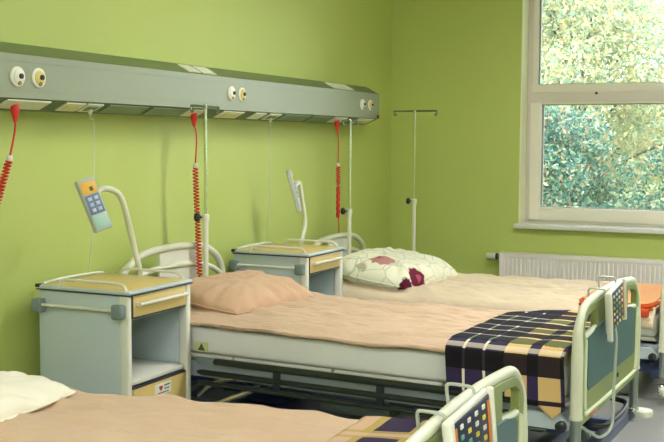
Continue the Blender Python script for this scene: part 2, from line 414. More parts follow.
# plates on the sloping underside: s runs from the back edge (0) to the front edge (1)
def under(y, s, d=0.0):
    n = Vector((.4, 0, -.9165))
    return Vector((.107+.1025*s, y, 1.5445+.046*s)) + n*d
SOCK = mat('white socket plate', srgb(226, 224, 206), .4); PALEY = mat('pale yellow socket', srgb(222, 214, 150), .45); GREENS = mat('grey green cover plate', srgb(116, 136, 112), .45)
def plate_under(y0, y1, mtl, name='socket_plate', s0=.22, s1=.9, holes=0, inner=None):
    mb = MB(); q = [(y0, s0), (y1, s0), (y1, s1), (y0, s1)]
    A = [mb.bm.verts.new(under(y, s, -.002)) for y, s in q]; B = [mb.bm.verts.new(under(y, s, .006)) for y, s in q]
    mb.bm.faces.new(A); mb.bm.faces.new(B[::-1])
    for i in range(4): mb.bm.faces.new((A[i], B[i], B[(i+1) % 4], A[(i+1) % 4]))
    o = P(mb).build(name, mtl, U, 30, .0015)
    if inner:
        mb = MB(); a = (y1-y0)*.18; q = [(y0+a, s0+.16), (y1-a, s0+.16), (y1-a, s1-.16), (y0+a, s1-.16)]
        A = [mb.bm.verts.new(under(y, s, .005)) for y, s in q]; B = [mb.bm.verts.new(under(y, s, .009)) for y, s in q]
        mb.bm.faces.new(A); mb.bm.faces.new(B[::-1])
        for i in range(4): mb.bm.faces.new((A[i], B[i], B[(i+1) % 4], A[(i+1) % 4]))
        P(mb).build('socket_insert', inner, o, 30)
    return o
for (a, b_, mt, inn) in ((-4.56, -4.30, SOCK, None), (-4.20, -4.07, SOCK, PALEY), (-4.055, -3.945, SOCK, GREENS), (-3.90, -3.60, GREENS, None), (-3.56, -3.26, GREENS, None),
                       (-3.235, -3.08, SOCK, None), (-2.90, -2.68, SOCK, PALEY), (-2.55, -2.42, SOCK, None), (-2.375, -2.235, SOCK, GREENS), (-2.19, -1.85, GREENS, None), (-1.81, -1.52, GREENS, None),
                       (-1.48, -1.28, SOCK, None), (-1.09, -.83, SOCK, PALEY)):
    plate_under(a, b_, mt, inner=inn)
def upper(y, s, d):      # the sloping top cover
    n = Vector((.47, 0, .88)); return Vector((.2105-.1*s, y, 1.7695+.0535*s)) + n*d
LABW = mat('white paper label', srgb(226, 226, 206), .6)
for y0, y1 in ((-3.245, -3.13), (-3.11, -2.975), (-1.50, -1.33), (-1.32, -1.175)):
    mb = MB(); q = [(y0, .12), (y1, .12), (y1, .85), (y0, .85)]
    A = [mb.bm.verts.new(upper(y, s, -.001)) for y, s in q]; B = [mb.bm.verts.new(upper(y, s, .004)) for y, s in q]
    mb.bm.faces.new(A); mb.bm.faces.new(B[::-1])
    for i in range(4): mb.bm.faces.new((A[i], B[i], B[(i+1) % 4], A[(i+1) % 4]))
    P(mb).build('top_strip_plate', LABW, U, 30)  # pale plates on the sloping top strip

# ------------------------------------------------------------------ red call cords
def cord(name_label, plug, straight, coil0, coil1, tail, coil_r=.0135, turns=26, loose=0.0):
    t = empty('call_cord', plug)
    o = Vector(plug); T = Matrix.Translation(-o)
    MB().lathe([(.012, .02), (.017, .012), (.018, -.018), (.012, -.038), (.007, -.06)], 'z', plug, 16).xform(T).build('plug', RED, t)
    MB().tube(spline([Vector(plug)-Vector((0, 0, .05))] + [Vector(s) for s in straight] + [Vector(coil0)], 6), .0042, 8).xform(T).build('straight_cable', RED, t)
    a, b = Vector(coil0), Vector(coil1); pts = []; n = turns*10
    for i in range(n+1):
        q = a.lerp(b, i/n); an = 2*math.pi*i/10; k = min(1, i/8, (n-i)/8)
        sag = math.sin(i/n*math.pi)*loose
        pts.append(q + Vector((math.cos(an)*coil_r*k + sag, math.sin(an)*coil_r*k, 0)))
    MB().tube(pts, .0040, 6).xform(T).build('coiled_cable', RED, t)
    MB().tube(spline([Vector(coil1)] + [Vector(s) for s in tail], 6), .0042, 8).xform(T).build('cable_end', RED, t)
    MB().lathe([(.004, .03), (.010, .02), (.012, -.03), (.008, -.05)], 'z', tail[-1], 14).xform(T).build('call_button', RED, t)
    MB().lathe([(.010, .014), (.013, .01), (.013, -.01), (.010, -.014)], 'z', coil0, 14).xform(T).build('cable_clip', WHITEP, t)
    return tag(t, name_label, 'call cord', 'red call cords under the bedhead unit')
cord('red call cord hanging down at the left edge, plugged in below the first gas outlets', (.16, -4.477, 1.556), [(.165, -4.485, 1.46)], (.17, -4.525, 1.345), (.18, -4.64, 1.10), [(.185, -4.72, 1.0), (.19, -4.80, .92)], turns=18)
cord('long coiled red call cord beside the pole of the plaid blanket bed', (.16, -3.14, 1.556), [(.175, -3.14, 1.44)], (.192, -3.18, 1.292), (.192, -3.14, .70), [(.192, -3.135, .66), (.192, -3.135, .62)], turns=34)
t = cord('red call cord near the room corner, bunched into a thick bundle', (.16, -1.371, 1.553), [(.165, -1.358, 1.42)], (.17, -1.37, 1.262), (.17, -1.368, 1.12), [(.17, -1.36, .92), (.17, -1.35, .80), (.17, -1.345, .72)], turns=9)
o = Vector((.16, -1.371, 1.553)); pts = [Vector((.17, -1.368, 1.118)) + Vector((.0015*math.cos(i*1.1), .0015*math.sin(i*1.1), -i*.0075)) for i in range(30)]
MB().tube(pts, [.006]+[.0135]*28+[.006], 10).xform(Matrix.Translation(-o)).build('coil_bundle', RED, t)

# white data cables of the terminals
WCAB = mat('white cable', srgb(206, 210, 176), .5)
def white_cable(dy, label):
    a = Vector((.155, -3.99+dy, 1.556))
    mb = MB().tube(spline([a, a+Vector((-.02, .03, -.035)), (.11, -3.905+dy, 1.50), (.10, -3.895+dy, 1.30), (.10, -3.90+dy, 1.05), (.09, -3.93+dy, .82), (.09, -3.94+dy, .55)], 6), .003, 8)
    mb.lathe([(.012, .016), (.014, .0), (.008, -.016)], 'z', (a.x, a.y, a.z), 12)
    o = mb.xform(Matrix.Translation(-a)).build('data_cable', WCAB); o.location = a
    return tag(o, label, 'cable', 'white cables under the bedhead unit')
white_cable(0, 'thin white cable hanging from the bedhead unit behind the nearer cabinet')
white_cable(1.69, 'thin white cable hanging from the bedhead unit behind the farther cabinet')

# ------------------------------------------------------------------ hospital bed
def arch_z(y):                      # top line of the foot board
    a = abs(y)
    return .828 - .12*a*a - (.0 if a < .38 else 4.0*(a-.38)**2)
def make_bed():
    t = empty('hospital_bed')
    # --- head board
    hp = [(0, -.445, .15), (0, -.445, .62), (0, -.44, .70), (0, -.405, .775), (0, -.34, .825), (0, -.23, .862), (0, 0, .876), (0, .23, .862), (0, .34, .825), (0, .405, .775), (0, .44, .70), (0, .445, .62), (0, .445, .15)]
    hb = MB().tube(spline(hp, 5), .019, 14).build('headboard', CREAM, t)
    MB().tube(spline([(0.004, -.44, .68), (0.004, -.34, .735), (0.004, -.2, .77), (0.004, 0, .78), (.004, .2, .77), (.004, .34, .735), (.004, .44, .68)], 6), .015, 12).build('lower_rail', CREAM, hb)
    plate('head_panel', [(-.12, .44), (.20, .44), (.20, .845), (.12, .852), (0, .86), (-.12, .852)], [], .014, .002, WHITEP, hb, -.004)
    # --- foot board, outer face at +x
    L = 2.24
    fb = plate('footboard', [(-.495, .355), (.495, .355)] + [(y, arch_z(y)-.012) for y in [.5-.02*k for k in range(51)]],
               [[(s*.27, .712), (s*.28, .702), (s*.44, .69), (s*.452, .70)] + [(s*y, arch_z(y)-.040) for y in (.452, .44, .42, .40, .36, .32, .28, .27)] for s in (1, -1)], .028, .004, OLIVE, t, L)
    fp = [(L, -.507, .385), (L, -.507, .66), (L, -.502, arch_z(.5)-.02)] + [(L, y, arch_z(y)) for y in (-.46, -.40, -.3, -.15, 0, .15, .3, .40, .46)] + [(L, .502, arch_z(.5)-.02), (L, .507, .66), (L, .507, .385)]
    fs = spline(fp, 5)
    MB().tube(fs, [.0235 - .0085*min(1, max(0, (q.z-.62)/.15)) for q in fs], 16).build('end_tube', CREAM, fb)
    plate('blue_insert', [(-.415, .50), (-.395, .475), (.395, .475), (.415, .50), (.415, .668), (.40, .684)] + [(y, .715-.12*y*y) for y in (.3, .2, .1, 0, -.1, -.2, -.3)] + [(-.40, .684), (-.415, .668)], [], .012, .003, BLUEP, fb, L+.012)
    for s in (1, -1):
        MB().tube(spline([(L+.004, s*.262, .703), (L+.008, s*.36, .694), (L+.004, s*.455, .684)], 4), .010, 10).build('grip', CREAM, fb)
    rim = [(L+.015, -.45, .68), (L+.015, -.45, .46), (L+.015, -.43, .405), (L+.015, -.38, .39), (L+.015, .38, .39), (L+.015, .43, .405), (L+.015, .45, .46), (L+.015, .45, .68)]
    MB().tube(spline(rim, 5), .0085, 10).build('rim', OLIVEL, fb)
    MB().lathe([(.010, -.002), (.010, .004)], 'x', (L+.0145, .10, .438), 16).xform(Matrix.Diagonal((1, 1, 1, 1))).build('emblem', BLACKP, fb)
    MB().box(L+.012, L+.0165, -.36, -.24, .362, .377, .001).build('type_plate', mat('red white plate', srgb(200, 120, 110), .5), fb)
    for s in (1, -1):
        MB().tube([(L, s*.507, .40), (L, s*.507, .15)], .020, 14).build('foot_post', STEELG, t)
        MB().tube([(L, s*.507, .385), (L, s*.507, .398)], .0255, 14).build('collar', CREAM, t)
    # --- mattress deck and frame
    d = MB()
    for k in range(4): d.box(.15+k*.512, .15+k*.512+.50, -.44, .44, .425, .448, .006)
    d.build('mattress_deck', WHITEP, t)
    f = MB()
    for s in (1, -1): f.box(.02, L-.02, s*.41-.02, s*.41+.02, .335, .405, .006)
    for x in (.03, .75, 1.45, L-.05): f.box(x-.02, x+.02, -.40, .40, .345, .395, .004)
    for x in (.3, .95, 1.6, 2.0): f.box(x-.015, x+.015, -.42, .42, .395, .43, .003)
    f.build('frame', BEAM, t)
    # --- lowered side rails: three long bars and links, on both sides
    for s in (1, -1):
        y = s*.492
        r = MB()
        for z, x0, x1, rr in ((.430, .58, 2.12, .016), (.374, .50, 2.17, .013), (.325, .50, 2.12, .011)):
            r.tube([(x0, y, z), (x0+.02, y, z), (x1-.02, y, z), (x1, y, z)], [rr*.6, rr, rr, rr*.6], 10)
        sr = r.build('side_rail', TEALR, t)
        for x in (.92, 1.42, 1.93):
            MB().box(x-.018, x+.018, y-.006, y+.006, .315, .44, .004).build('rail_link', DARKM, sr)
        MB().box(.50, .60, y-.012, y+.004, .415, .445, .004).build('rail_end', GREYP, sr)
    # --- foot end corner brackets with a dark knob
    for s in (1, -1):
        br = MB().prism([(1.93, .335), (2.21, .335), (2.21, .36), (2.17, .40), (2.02, .395), (1.93, .37)], lambda u, v, w: Vector((u, w, v)), s*.475, s*.505).build('corner_bracket', CABW, t, 30, .004)
        MB().lathe([(.022, -.004), (.022, .012), (.012, .018)] if s > 0 else [(.012, -.018), (.022, -.012), (.022, .004)], 'y', (2.185, s*.507, .352), 16).build('bracket_knob', DARKM, br)
    # --- chassis: columns, lifting arms, base, casters
    c = MB()
    for s in (1, -1): c.box(.03, 2.2, s*.30-.03, s*.30+.03, .13, .19, .006)
    for x in (.03, 2.2): c.box(x-.03, x+.03, -.49, .49, .135, .185, .006)
    c.box(.2, 2.0, -.40, .40, .14, .155)
    for x in (.2, 2.02): c.box(x-.03, x+.03, -.42, .42, .132, .185, .006)
    c.build('chassis', NAVYM, t)
    for x in (.62, 1.62): MB().box(x-.10, x+.10, -.12, .12, .16, .345, .01).build('lifting_column', NAVYM, t)
    for s in (1, -1):
        MB().tube([(.50, s*.445, .185), (.60, s*.445, .235), (.80, s*.445, .325)], .014, 10).build('lifting_arm', CHROME, t)
        MB().tube([(.47, s*.445, .25), (.53, s*.445, .30), (.60, s*.445, .335), (.67, s*.445, .35)], .012, 10).build('lifting_link', CHROME, t)
    MB().box(1.0, 1.35, -.25, .05, .20, .29, .012).build('motor', GREYP, t)
    MB().tube([(.45, -.2, .24), (1.0, -.14, .25)], .02, 10).build('actuator', CHROME, t)
    MB().tube([(.05, -.375, .305), (2.15, -.375, .295)], .011, 8).build('wiring_tube', NAVYM, t)
    MB().box(2.13, 2.22, -.42, .42, .315, .36, .008).build('end_beam', DARKM, t)
    MB().tube(spline([(2.17, -.2, .30), (2.27, -.17, .285), (2.27, .22, .285), (2.17, .25, .30)], 5), .011, 8).build('brake_pedal', BLACKP, t)
    for x in (.20, 2.02):
        for s in (1, -1):
            y = s*.38
            cs = MB().lathe([(.008, .0), (.020, .0), (.020, .03), (.012, .035)], 'z', (x, y, .10), 12).build('caster', STEELG, t)
            cv = MB()
            for k in (-1, 1):
                cv.lathe([(.050, 0), (.053, .014), (.050, .022), (.03, .026)] if k > 0 else [(.03, -.026), (.050, -.022), (.053, -.014), (.050, 0)], 'y', (x, y, .062), 22)
            cv.build('wheel_cover', GREYP, cs)
            MB().lathe([(.045, -.011), (.052, -.011), (.055, -.006), (.055, .006), (.052, .011), (.045, .011)], 'y', (x, y, .0555), 24).build('tyre', BLACKP, cs)
    for x in (0, L):
        for s in (1, -1):
            y = s*(.507 if x else .42); e = .06 if x else -.06
            bp = MB().tube([(x, y-s*.05, .175), (x, y, .175), (x+e*.5, y+s*.02, .175)], .020, 12).lathe([(.024, .14), (.027, .145), (.027, .20), (.022, .205)], 'z', (x, y, 0), 14).build('bumper_arm', CHROME, t)
            MB().lathe([(.030, .158), (.046, .162), (.050, .175), (.046, .190), (.030, .194)], 'z', (x+e*.6, y+s*.025, 0), 22).build('bumper_roller', WHITEP, bp)
    MB().box(.065, .145, -.12, .26, .375, .40, .004).build('pole_holder', STEELG, t)
    return t
BEDS = [((.20, -5.53, 0), 1.0), ((.152, -3.325, 0), -2.7), ((.19, -1.42, 0), -1.5)]
BL = ['hospital bed nearest the camera with a white pillow', 'middle hospital bed with a plaid blanket hanging over its near side', 'farthest hospital bed beneath the window with a floral pillow']
bed = make_bed(); beds = [bed, copy_tree(bed), copy_tree(bed)]
for o, (loc, a), l in zip(beds, BEDS, BL):
    o.location = loc; o.rotation_euler = (0, 0, R(a)); tag(o, l, 'bed', 'hospital beds')
DROP = [0, 0, -.095]                     # the far bed is cranked a little lower
for ch in [k for b_ in (0, 2) for k in COL.objects if k.parent == beds[b_]]:
    dz = DROP[beds.index(ch.parent)]
    if ch.name.split('.')[0] in ('lifting_column', 'lifting_arm'): ch.scale.z = 1 + dz/.36
    if ch.name.split('.')[0] not in ('chassis', 'caster', 'lifting_column', 'foot_post', 'motor', 'lifting_arm', 'actuator'): ch.location.z += dz
BM = [Matrix.Translation(Vector(l)+Vector((0, 0, d))) @ Matrix.Rotation(R(a), 4, 'Z') for (l, a), d in zip(BEDS, DROP)]
COVER_TURN = R(1.6)
def turned(k):                       # the nearest bed's mattress has slid a little askew
    return dict(loc=(2.1-2.1*math.cos(COVER_TURN), -2.1*math.sin(COVER_TURN), 0), rz=COVER_TURN) if k == 0 else {}
def on_bed(o, k, loc=(0, 0, 0), rz=0.0, rx=0.0, ry=0.0):
    o.matrix_world = BM[k] @ Matrix.Translation(loc) @ Matrix.Rotation(rz, 4, 'Z') @ Matrix.Rotation(ry, 4, 'Y') @ Matrix.Rotation(rx, 4, 'X')
    return o

# --- mattresses
ML = ['white mattress of the bed nearest the camera', 'white mattress showing its long grey white side on the middle bed', 'white mattress of the bed beneath the window']
def make_mattress(top=.572):
    b = MB().box(.15, 2.19, -.46, .46, .449, top, .024, 4)
    return b.build('mattress', MATTR)
m0 = make_mattress(.560)
for k in range(3):
    o = m0 if k == 0 else make_mattress((0, .580, .572)[k])
    on_bed(o, k, **turned(k)); tag(o, ML[k], 'mattress', 'mattresses')
    if k == 1:
        tg = MB().box(.46, .535, -.4650, -.4595, .462, .505, .001).build('care_tag', mat('pale green tag', srgb(206, 208, 150), .6), o)
        MB().prism([(.482, .467), (.522, .467), (.502, .500)], lambda u, v, w: Vector((u, w, v)), -.4665, -.4648).build('tag_sign', mat('dark olive print', srgb(70, 80, 40), .6), tg)

# --- bed covers
def cover(k, label, mtl, amp, seed, yhang=.006, xs=(.152, 2.185), foot=True):
    sd = Vector((seed*13.1, seed*7.7, seed*3.3))
    W = .468; TOP = .584 + (-.012, .004, 0)[k]
    def f(u, v):
        x = xs[0] + (xs[1]-xs[0])*u
        s = (v-.5)*2; a = abs(s); sg = 1 if s >= 0 else -1
        if a < .86:
            y = sg*a/.86*W*.93; z = TOP; edge = a/.86
        else:
            q = (a-.86)/.14; an = q*math.pi*.62
            y = sg*(W*.93 + (W*.07+.014)*math.sin(an)); z = TOP - (.030 + yhang)*(1-math.cos(an))*.72; edge = 1
        p = Vector((x*1.6, y*5.0, 0)) + sd
        n1 = noise.noise(p); n2 = noise.noise(Vector((x*4.2 + y*2.0, y*13, 1)) + sd); n3 = noise.noise(Vector((x*8, y*24, 4)) + sd)
        wr = amp*(.9*(1-abs(n1)*2.2) + .8*(1-abs(n2)*2.2) + .75*n3)
        lift = wr + amp*.6
        if a >= .86: 
            y += sg*wr*.8; z += noise.noise(Vector((x*5, sg*4, 9))+sd)*.008
        else: z += lift
        if u < .02: z -= .0
        return Vector((x + n2*.004, y, max(z, TOP-.0065) if a < .86 else z))
    o = grid_mesh('bed_cover', 130, 96, f, mtl, None, None, .010)
    so = o.modifiers['thick']; so.offset = 1
    on_bed(o, k, **turned(k)); return tag(o, label, 'bed cover', 'bed covers')
cover(0, 'wrinkled peach bed cover on the bed nearest the camera', PEACH, .018, 1)
cover(1, 'wrinkled peach bed cover half under the hanging plaid blanket', PEACH, .015, 2, -.030)
cover(2, 'pale cream peach bed cover under the floral pillow by the window', PALEP, .018, 3, .05)

# --- pillows
def pillow(label, mtl, k, loc, size, rz, rx, ry, seed, name='pillow', sag=.0):
    lx, ly, h = size; sd = Vector((seed*5.1, seed*9.3, 0)); n = 40
    def f(side):
        def g(u, v):
            a, b = (u-.5)*2, (v-.5)*2
            ra, rb = a, b
            pin = 1 - .03*(1-b*b)*abs(a)**3 - .10*b*b*a*a; pin2 = 1 - .03*(1-a*a)*abs(b)**3 - .10*b*b*a*a
            prof = max(0, (1-abs(a)**4))**.6 * max(0, (1-abs(b)**4))**.6
            z = h*.5*prof
            rad = math.hypot(a, b)
            th = math.atan2(b, a)
            wr = noise.noise(Vector((math.cos(th)*5.5, math.sin(th)*5.5, rad*1.3)) + sd)*.024*min(1, rad*1.2)*min(1, prof*2.5) + noise.noise(Vector((a*3, b*3, 7)) + sd)*.012*prof
            z = z + wr if side > 0 else -z*.6 + wr*.2
            return Vector((ra*lx/2*pin, rb*ly/2*pin2, z))
        return g
    vs = []; fs = []
    for side in (1, -1):
        g = f(side); o0 = len(vs)
        for i in range(n+1):
            for j in range(n+1): vs.append(g(i/n, j/n))
        for i in range(n):
            for j in range(n):
                q = (o0+i*(n+1)+j, o0+(i+1)*(n+1)+j, o0+(i+1)*(n+1)+j+1, o0+i*(n+1)+j+1)
                fs.append(q if side > 0 else q[::-1])
    me = bpy.data.meshes.new(name); me.from_pydata(vs, [], fs)
    bm = bmesh.new(); bm.from_mesh(me); bmesh.ops.remove_doubles(bm, verts=bm.verts, dist=1e-4); bm.to_mesh(me); bm.free()
    o = link(name, me, mtl, None, 0); me.shade_smooth()
    # seam round the edge
    ed = []
    g = f(1)
    for i in range(n): ed.append(g(i/n, 0))
    for j in range(n): ed.append(g(1, j/n))
    for i in range(n): ed.append(g(1-i/n, 1))
    for j in range(n): ed.append(g(0, 1-j/n))
    MB().tube([Vector((p.x, p.y, 0)) for p in ed], .004, 6, True).build('seam', mtl, o)
    on_bed(o, k, loc, rz, rx, ry); return tag(o, label, 'pillow', 'pillows')
pillow('flat white pillow on the bed nearest the camera', WHITEC, 0, (.58, .03, .620), (.56, .70, .105), R(2), 0, R(2), 1)
pillow('plump peach pillow on the middle bed', PEACHP, 1, (.395, .05, .644), (.47, .74, .18), R(-4), 0, R(7), 2)

FLOR = bpy.data.materials.new('floral cotton'); FLOR.use_nodes = True; nt = FLOR.node_tree; bs = nt.nodes['Principled BSDF']; bs.inputs['Roughness'].default_value = .85; bs.inputs['Specular IOR Level'].default_value = .2
tc = nt.nodes.new('ShaderNodeTexCoord')
nz = nt.nodes.new('ShaderNodeTexNoise'); nz.inputs['Scale'].default_value = 22; nz.inputs['Detail'].default_value = 4
nt.links.new(tc.outputs['Object'], nz.inputs['Vector'])
def floral_mix(prev, center, rad, color, wob):
    d = nt.nodes.new('ShaderNodeVectorMath'); d.operation = 'DISTANCE'; d.inputs[1].default_value = center
    nt.links.new(tc.outputs['Object'], d.inputs[0])
    ad = nt.nodes.new('ShaderNodeMath'); ad.operation = 'MULTIPLY_ADD'; ad.inputs[1].default_value = wob
    nt.links.new(nz.outputs['Fac'], ad.inputs[0]); nt.links.new(d.outputs['Value'], ad.inputs[2])
    mr = nt.nodes.new('ShaderNodeMapRange'); mr.inputs['From Min'].default_value = rad+wob*.5; mr.inputs['From Max'].default_value = rad+wob*.5-.012
    nt.links.new(ad.outputs[0], mr.inputs['Value'])
    mx = nt.nodes.new('ShaderNodeMix'); mx.data_type = 'RGBA'; mx.inputs['B'].default_value = (*color, 1)
    nt.links.new(mr.outputs[0], mx.inputs['Factor'])
    if isinstance(prev, tuple): mx.inputs['A'].default_value = (*prev, 1)
    else: nt.links.new(prev, mx.inputs['A'])
    return mx.outputs['Result']
wv = nt.nodes.new('ShaderNodeTexVoronoi'); wv.feature = 'DISTANCE_TO_EDGE'; wv.inputs['Scale'].default_value = 7
nt.links.new(tc.outputs['Object'], wv.inputs['Vector'])
mr = nt.nodes.new('ShaderNodeMapRange'); mr.inputs['From Min'].default_value = .035; mr.inputs['From Max'].default_value = .015; mr.inputs['To Max'].default_value = .55
nt.links.new(wv.outputs['Distance'], mr.inputs['Value'])
mx0 = nt.nodes.new('ShaderNodeMix'); mx0.data_type = 'RGBA'; mx0.inputs['A'].default_value = (*srgb(240, 236, 212), 1); mx0.inputs['B'].default_value = (*srgb(176, 184, 160), 1)
nt.links.new(mr.outputs[0], mx0.inputs['Factor'])
c = mx0.outputs['Result']
for ctr, rad, col, wob in (((.04, -.25, .08), .085, srgb(196, 134, 132), .09), ((.02, -.22, .08), .05, srgb(140, 54, 66), .10),
                            ((.27, -.22, .03), .085, srgb(112, 26, 56), .06), ((.275, -.34, .0), .06, srgb(92, 20, 50), .06), ((.28, -.20, .04), .03, srgb(170, 80, 100), .06), ((-.12, .25, .06), .045, srgb(190, 172, 190), .05), ((-.05, -.35, .05), .05, srgb(190, 180, 150), .08)):
    c = floral_mix(c, ctr, rad, col, wob)
nt.links.new(c, bs.inputs['Base Color'])
pillow('plump white floral pillow with maroon flowers near the window corner', FLOR, 2, (.46, -.07, .662), (.62, .84, .25), R(-6), 0, R(7), 3)

# --- plaid blankets
NAVY = srgb(46, 36, 76); CR = (.80, .72, .56); TAN = srgb(216, 180, 122); TEAL = srgb(120, 150, 130); LIGHT = (1, 1, .97); DK = srgb(50, 44, 76)
PL2 = plaid_material('navy cream tan plaid',
    [(0, NAVY), (.15, CR), (.175, NAVY), (.325, CR), (.35, NAVY), (.51, TAN), (.70, NAVY), (.79, TAN), (.97, NAVY)],
    [(0, LIGHT), (.045, DK), (.06, LIGHT), (.14, DK), (.207, LIGHT), (.24, TEAL), (.325, LIGHT), (.345, DK), (.43, LIGHT), (.45, TEAL), (.53, LIGHT), (.55, DK), (.64, LIGHT), (.66, TEAL), (.74, LIGHT), (.76, DK), (.86, LIGHT), (.88, DK), (.96, LIGHT)],
    srgb(150, 140, 130),
    [(0, CR, 0), (.210, CR, .5), (.226, CR, 0), (.330, CR, .4), (.342, CR, 0), (.434, CR, .5), (.447, CR, 0), (.534, CR, .4), (.546, CR, 0), (.644, CR, .5), (.657, CR, 0), (.742, CR, .4), (.755, CR, 0)])
def drape_blanket(label, k, mtl, x0, x1, far, hem, seed, top=.617, near=True):
    sd = Vector((seed*3.7, seed*8.1, 0))
    yb = -.497; rr = .035
    def f(u, v):                  # v: 0 at hem, 1 at far edge
        x = x0 + (x1-x0)*u
        zh = hem(u); yf = far(u)
        l1 = top - rr - zh; l2 = rr*math.pi/2; l3 = yf - (yb+rr)
        s = v*(l1+l2+l3)
        if s < l1:
            y, z = yb-.022, zh + s; y -= .006*math.sin(x*26+seed)*(1-s/l1); 
        elif s < l1+l2:
            a = (s-l1)/rr; y, z = yb + rr - (rr+.022)*math.cos(a), top - rr + rr*math.sin(a)
        else: y, z = yb + rr + (s-l1-l2), top
        w_ = noise.noise(Vector((x*7, y*6, z*2)) + sd)*.010
        if s > l1+l2: z += abs(w_)*.9 + .003
        else: y -= abs(w_)*.9
        xs = x + noise.noise(Vector((y*3, z*5, 2)) + sd)*.008
        return Vector((xs, y, z))
    def uv(u, v):
        l1 = top-rr-hem(u); l3 = far(u)-(yb+rr)
        return (u, .195 + (v*(l1+rr*math.pi/2+l3) - l1)/1.15)
    o = grid_mesh('plaid_blanket', 60, 90, f, mtl, None, uv, .008)
    o.modifiers['thick'].offset = 1
    on_bed(o, k); return tag(o, label, 'blanket', 'plaid blankets')
drape_blanket('dark navy plaid blanket draped over the foot end of the middle bed', 1, PL2, 1.72, 2.195, lambda u: .22+.24*min(1, u*1.8), lambda u: .452-.03*u-.045*max(0, 1-abs(u-.90)*9), 4, .634)
NV = srgb(40, 26, 62); OL = srgb(176, 150, 84); PE = srgb(200, 166, 136); W1 = (1, 1, 1)
PL1 = plaid_material('peach plaid with navy blocks', [(0, PE), (.13, OL), (.20, NV), (.46, OL), (.53, PE), (.80, OL), (.87, NV)],
    [(0, W1)], srgb(150, 140, 130),
    [(0, PE, 0), (.10, OL, .8), (.125, PE, .9), (.16, OL, .8), (.185, PE, 0), (.42, OL, .8), (.445, PE, .9), (.48, OL, .8), (.505, PE, 0), (.74, OL, .8), (.765, PE, .9), (.80, OL, .8), (.825, PE, 0)])
def flat_blanket(label, k):
    sd = Vector((3, 4, 5))
    def f(u, v):
        x = 1.815 + (2.185-1.815)*u; y = -.40 + .88*v - .03*(1-u)
        if u < .5: y -= (.5-u)*.10*v
        z = .624 + abs(noise.noise(Vector((x*7, y*6, 0)) + sd))*.010
        if y > .44: z -= (y-.44)*.5
        return Vector((x, y, z))
    o = grid_mesh('plaid_blanket', 30, 50, f, PL1, None, lambda u, v: (u, v), .008); o.modifiers['thick'].offset = 1
    on_bed(o, k); return tag(o, label, 'blanket', 'plaid blankets')
flat_blanket('peach plaid blanket with dark blocks lying flat on the nearest bed', 0)

# --- folded orange blanket on the far bed
def folded(label, k):
    t = empty('folded_blanket'); 
    def layer(z0, z1, grow, mtl, name, sd):
        def f(u, v):
            a = 2*math.pi*u; 
            cx, cy = 1.965, -.07; hx, hy = .215+grow, .43+grow
            sq = lambda c: math.copysign(abs(c)**.35, c)
            # v: 0 bottom centre .. 1 top centre
            if v < .2: r, z = v/.2*.97, z0
            elif v > .8: r, z = (1-v)/.2*.97, z1
            else:
                q = (v-.2)/.6; r = .97+.03*math.sin(q*math.pi); z = z0 + (z1-z0)*q
            n_ = noise.noise(Vector((math.cos(a)*2, math.sin(a)*2, z*9+sd)))
            zz = z + (n_*.006 if v > .5 else 0)
            return Vector((cx + hx*r*sq(math.cos(a)), cy + hy*r*sq(math.sin(a)), zz))
        vs = grid_mesh(name, 64, 20, f, mtl, t)
    layer(.598, .612, .012, ORANGE, 'lower_fold', 1); layer(.611, .628, .006, ORANGE, 'middle_fold', 2); layer(.629, .640, -.012, PEACHORANGE, 'upper_fold', 3)
    MB().box(1.79, 2.16, -.526, -.504, .568, .610, .0105, 4).build('hanging_hem', mat('dark red orange fleece', srgb(200, 70, 32), .9, var=.2, vscale=8), t)
    on_bed(t, k); return tag(t, label, 'blanket')
folded('folded orange blanket on the foot end of the farthest bed', 2)

